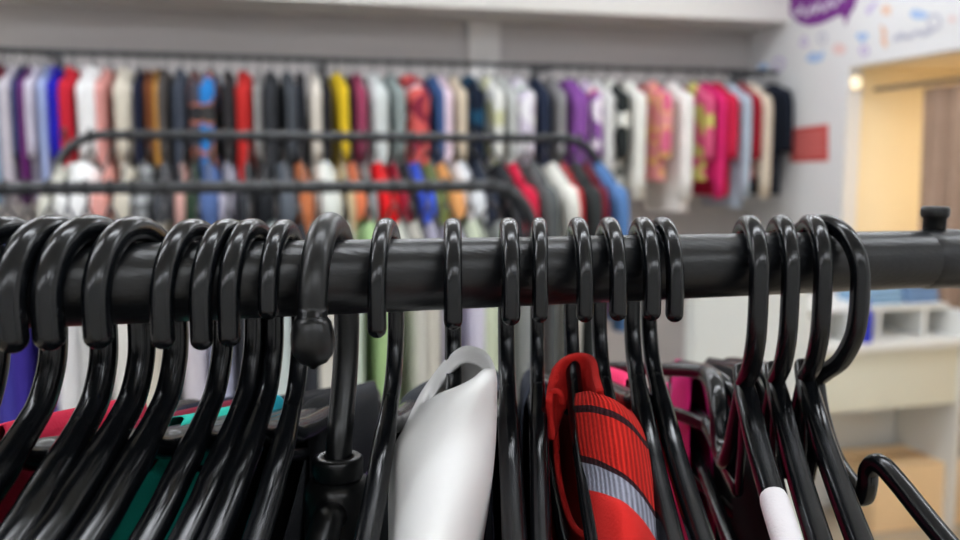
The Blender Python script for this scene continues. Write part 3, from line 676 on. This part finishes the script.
DOOD = [('poly', [(761, 12), (775, 10), (776, 24), (763, 25)], 'peach', 'peach square doodle left of the purple bubble'),
 ('line', [(868, 14), (872, 8), (876, 2), (871, 6), (867, 10)], 'lilac', 'small lilac leaf doodle right of the purple bubble'),
 ('poly', star(886, 10, 7), 'orange', 'pale orange star doodle near the top of the white fascia'),
 ('poly', [(910, 12), (915, 9), (921, 11), (928, 13), (926, 18), (917, 19), (911, 17)], 'blue', 'wide pale blue doodle near top of the white fascia'),
 ('poly', heart(862, 37, 6), 'blue', 'pale blue heart doodle above the fitting room corner'),
 ('line', [(881, 26), (885, 33), (882, 40), (886, 46)], 'orange', 'thin orange squiggle doodle right of the blue heart'),
 ('line', ring(934, 22, 6, 7), 'grey', 'grey ring doodle right of the wide blue doodle'),
 ('poly', star(952, 19, 5), 'pink', 'pale pink star doodle at the right photo edge'),
 ('line', [(893, 40), (901, 34), (908, 38), (916, 32), (924, 35), (931, 30)], 'grey', 'long grey wavy line doodle above the fitting room'),
 ('poly', ring(839, 49, 7, 6), 'pink', 'pale pink round doodle above the fitting room corner'),
 ('poly', [(805, 60), (811, 52), (818, 54), (824, 50), (822, 60), (813, 63)], 'blue', 'pale blue bird-like doodle under the purple bubble'),
 ('line', [(800, 44), (803, 37), (807, 42), (804, 46)], 'lilac', 'lilac loop doodle just under the purple bubble'),
 ('line', ring(822, 38, 4, 5), 'grey', 'small grey ring doodle under the bubble tail'),
 ('line', [(859, 50), (864, 46), (868, 51), (864, 55)], 'lilac', 'lilac diamond doodle below the blue heart'),
 ('poly', [(757, 66), (764, 62), (768, 68), (760, 73)], 'blue', 'blue doodle in the shade beside the wall rail end'),
 ('line', [(772, 66), (777, 58), (784, 62), (779, 70)], 'lilac', 'lilac swirl doodle at the shaded wall corner')]
for kind, pts, c, lab in DOOD:
    m = plain('print_' + c, st_c[c], .7, .04, 12)
    o = side_poly('wall_doodle', pts, m) if kind == 'poly' else side_stroke('wall_doodle', pts, .014, m, closed=True)
    tag(o, lab, 'wall doodle', 'pastel doodles printed on the right wall')
sg = side_poly('notice_sign', [(790, 129), (828, 124), (828, 161), (790, 162)], plain('red_print', (208, 92, 88), .6, .06, 20))
tag(sg, 'red notice sign on the white wall beside the black dress', 'sign')
LGT = plain('pale_red_print', (226, 140, 134), .6, .03, 20)
for k in range(3): side_stroke('printed_line', [(795, 137 + 8 * k), (808, 136 + 8 * k), (823, 134.5 + 8 * k)], .012, LGT, .005, sg)

# fitting-room lamp and curtain
xl, zl = on_d(853, 83, DB + .02)
lt = empty('wall_spotlight', 'small glowing round spotlight at the fitting room top corner', 'lamp', st(xl, DB, zl), PSI)
mk('lamp_ring', *lathe([(.034, .02), (.038, .018), (.038, 0), (.032, -.008), (.030, 0)], 24, Vector((0, 0, 0)), Vector((0, 1, 0))), plain('white_lamp_ring', (240, 235, 225), .4), lt)
mk('lamp_lens', *lathe([(.001, -.012), (.015, -.011), (.03, -.004), (.03, .004)], 24, Vector((0, 0, 0)), Vector((0, 1, 0))), emis('warm_lamp_lens', (255, 236, 200), 1.1), lt)
for dd, xx in ((3.2, .6), (2.7, .6)):
    t = empty('fitting_room_downlight', 'warm round downlight in the fitting room ceiling, out of frame', 'lamp', st(E_ + xx, dd, ZL), PSI, 'fitting room downlights')
    mk('lamp_ring', *lathe([(.055, 0), (.075, -.002), (.075, -.008), (.055, -.01)], 24), HOUS, t)
    mk('lamp_lens', *lathe([(.001, -.012), (.055, -.010), (.055, -.001)], 24), emis('warm_downlight_lens', (255, 234, 200), 185), t)
cur = empty('fitting_room_curtain', 'taupe fabric curtain drawn aside in the warm fitting room', 'curtain', st(E_ + .14, 3.2, 0), PSI)
V, Fc = [], []; NC, NR = 60, 10; rnd = random.Random(3)
for i in range(NC + 1):
    f = i / NC; d = .33 - .67 * f
    for j in range(NR + 1):
        g = j / NR; amp = .022 + .012 * g
        V.append(Vector((amp * math.sin(f * 34 + .6 * math.sin(3 * g)) + .01 * math.sin(f * 9), d - .03 * g * math.sin(f * 3), 1.86 - 1.80 * g)))
for i in range(NC):
    for j in range(NR): Fc.append((i * (NR + 1) + j, (i + 1) * (NR + 1) + j, (i + 1) * (NR + 1) + j + 1, i * (NR + 1) + j + 1))
o = mk('curtain_cloth', V, Fc, fabric((176, 148, 128), fine=300), cur); so = o.modifiers.new('cloth', 'SOLIDIFY'); so.thickness = .003
mk('curtain_rod', *tube([Vector((0, .66, 1.88)), Vector((0, -.88, 1.88))], .011, .011, 12), STEEL, cur)

# ------------------------------------------------------------------ display counter on the right
DCN = 3.0
def cx(px): return on_d(px, 345, DCN)[0]
xL, xM, xRr = cx(697), cx(815), E_ - .04
CW = plain('white_melamine', (236, 236, 232), .5, .02, 5)
CB = plain('beige_melamine', (226, 224, 206), .55, .03, 5)
zS = on_d(900, 343, DCN)[1]; zT = on_d(900, 315, DCN)[1]
ct = empty('display_counter', 'white display counter with open compartments and beige base panel', 'counter', st((xL + xRr) / 2, DCN + .2, 0), PSI)
off = (xL + xRr) / 2
def cb(name, lst, mat): return boxes(name, [((a - off, b - DCN - .2, c), (d - off, e2 - DCN - .2, f)) for a, b, c, d, e2, f in lst], mat, ct, bevel=.002)
dep = .4
cb('top_board', [(xM - .25, DCN + .1, zT, xRr, DCN + dep, zT + .02)], CW)
cb('shelf_board', [(xM, DCN, zS - .03, xRr, DCN + dep, zS)], CW)
cb('back_board', [(xM, DCN + dep - .015, zS, xRr, DCN + dep, zT)], CW)
for px in (815, 862, 893, 940): cb('divider', [(cx(px), DCN + .1, zS, cx(px) + .02, DCN + dep - .015, zT)], CW)
cb('base_panel', [(xM, DCN + .03, .54, xRr, DCN + .05, zS - .03)], CB)
cb('kick_board', [(xM, DCN + dep - .02, .0, xRr, DCN + dep, .54)], CW)
cb('side_panel', [(xM - .02, DCN + .02, 0, xM, DCN + dep, zT)], CW)
cb('side_panel', [(xRr, DCN + .02, 0, xRr + .02, DCN + dep, zT)], CW)
cb('end_cabinet_panel', [(xL, DCN + .02, 0, xM - .021, DCN + .1, zT + .13)], plain('pale_grey_melamine', (226, 229, 225), .5, .02, 5))
# folded blue cloths and the violet-blue item
def folded(px0, px1, z, h, d0, d1, c, lab, nm='folded_cloth', cat='folded cloth'):
    x0, x1 = cx(px0), cx(px1); m = (x0 + x1) / 2
    e = empty(nm, lab, cat, st(m, (d0 + d1) / 2, z), PSI)
    hw, hd = (x1 - x0) / 2, (d1 - d0) / 2; n = 3; mt = fabric(c, fine=250)
    for k in range(n):
        za, zb = h * k / n, h * (k + .96) / n; s_ = 1 - .03 * k
        b = boxes('fold_layer', [((-hw * s_, -hd * s_, za), (hw * s_, hd * s_, zb))], mt, e, bevel=h / n * .4)
        b.modifiers['bevel'].segments = 3
    return e
folded(888, 925, zT + .02, .07, DCN + .13, DCN + .34, (150, 186, 216), 'stack of folded light blue cloth on the white counter')
folded(929, 962, zT + .02, .08, DCN + .13, DCN + .34, (128, 160, 200), 'stack of folded mid blue cloth at the right photo edge')
vb = empty('blue_bottle', 'bright blue bottle standing on the white counter shelf', 'bottle', st(cx(873), DCN + .05, zS), PSI)
mk('bottle_body', *lathe([(.001, 0), (.026, .001), (.028, .006), (.028, .10), (.024, .12), (.011, .135), (.011, .15)], 24), plain('blue_plastic', (40, 52, 190), .35, .05, 10), vb)
mk('bottle_cap', *lathe([(.013, .148), (.0135, .15), (.0135, .172), (.011, .175), (.001, .175)], 24), plain('blue_plastic', (40, 52, 190), .35, .05, 10), vb)
# cardboard box under the counter
x0, z0 = on_d(838, 500, 3.3); x1, _ = on_d(926, 500, 3.3)
bx = empty('cardboard_box', 'tan cardboard box on the floor under the white counter', 'box', st((x0 + x1) / 2, 3.2, 0), PSI)
hw = (x1 - x0) / 2; CBX = plain('tan_cardboard', (246, 212, 166), .85, .05, 12, .2)
boxes('box_body', [((-hw, -.13, 0), (hw, .13, .27))], CBX, bx, bevel=.003)
for sg_ in (1, -1):
    boxes('box_flap', [((-hw, min(0.003 * sg_, .13 * sg_), .2705), (hw, max(.003 * sg_, .13 * sg_), .2745))], CBX, bx)
boxes('packing_tape', [((-hw * .99, -.025, .275), (hw * .99, .025, .2756))], plain('brown_tape', (190, 140, 88), .4, .03, 10), bx)

# ------------------------------------------------------------------ world and view
w = bpy.data.worlds.new('world'); S.world = w; w.use_nodes = True
w.node_tree.nodes['Background'].inputs[0].default_value = (.8, .85, .9, 1); w.node_tree.nodes['Background'].inputs[1].default_value = .2
S.view_settings.view_transform = 'Standard'; S.view_settings.look = 'None'; S.view_settings.gamma = 1; S.view_settings.use_curve_mapping = False
S.view_settings.exposure = 0
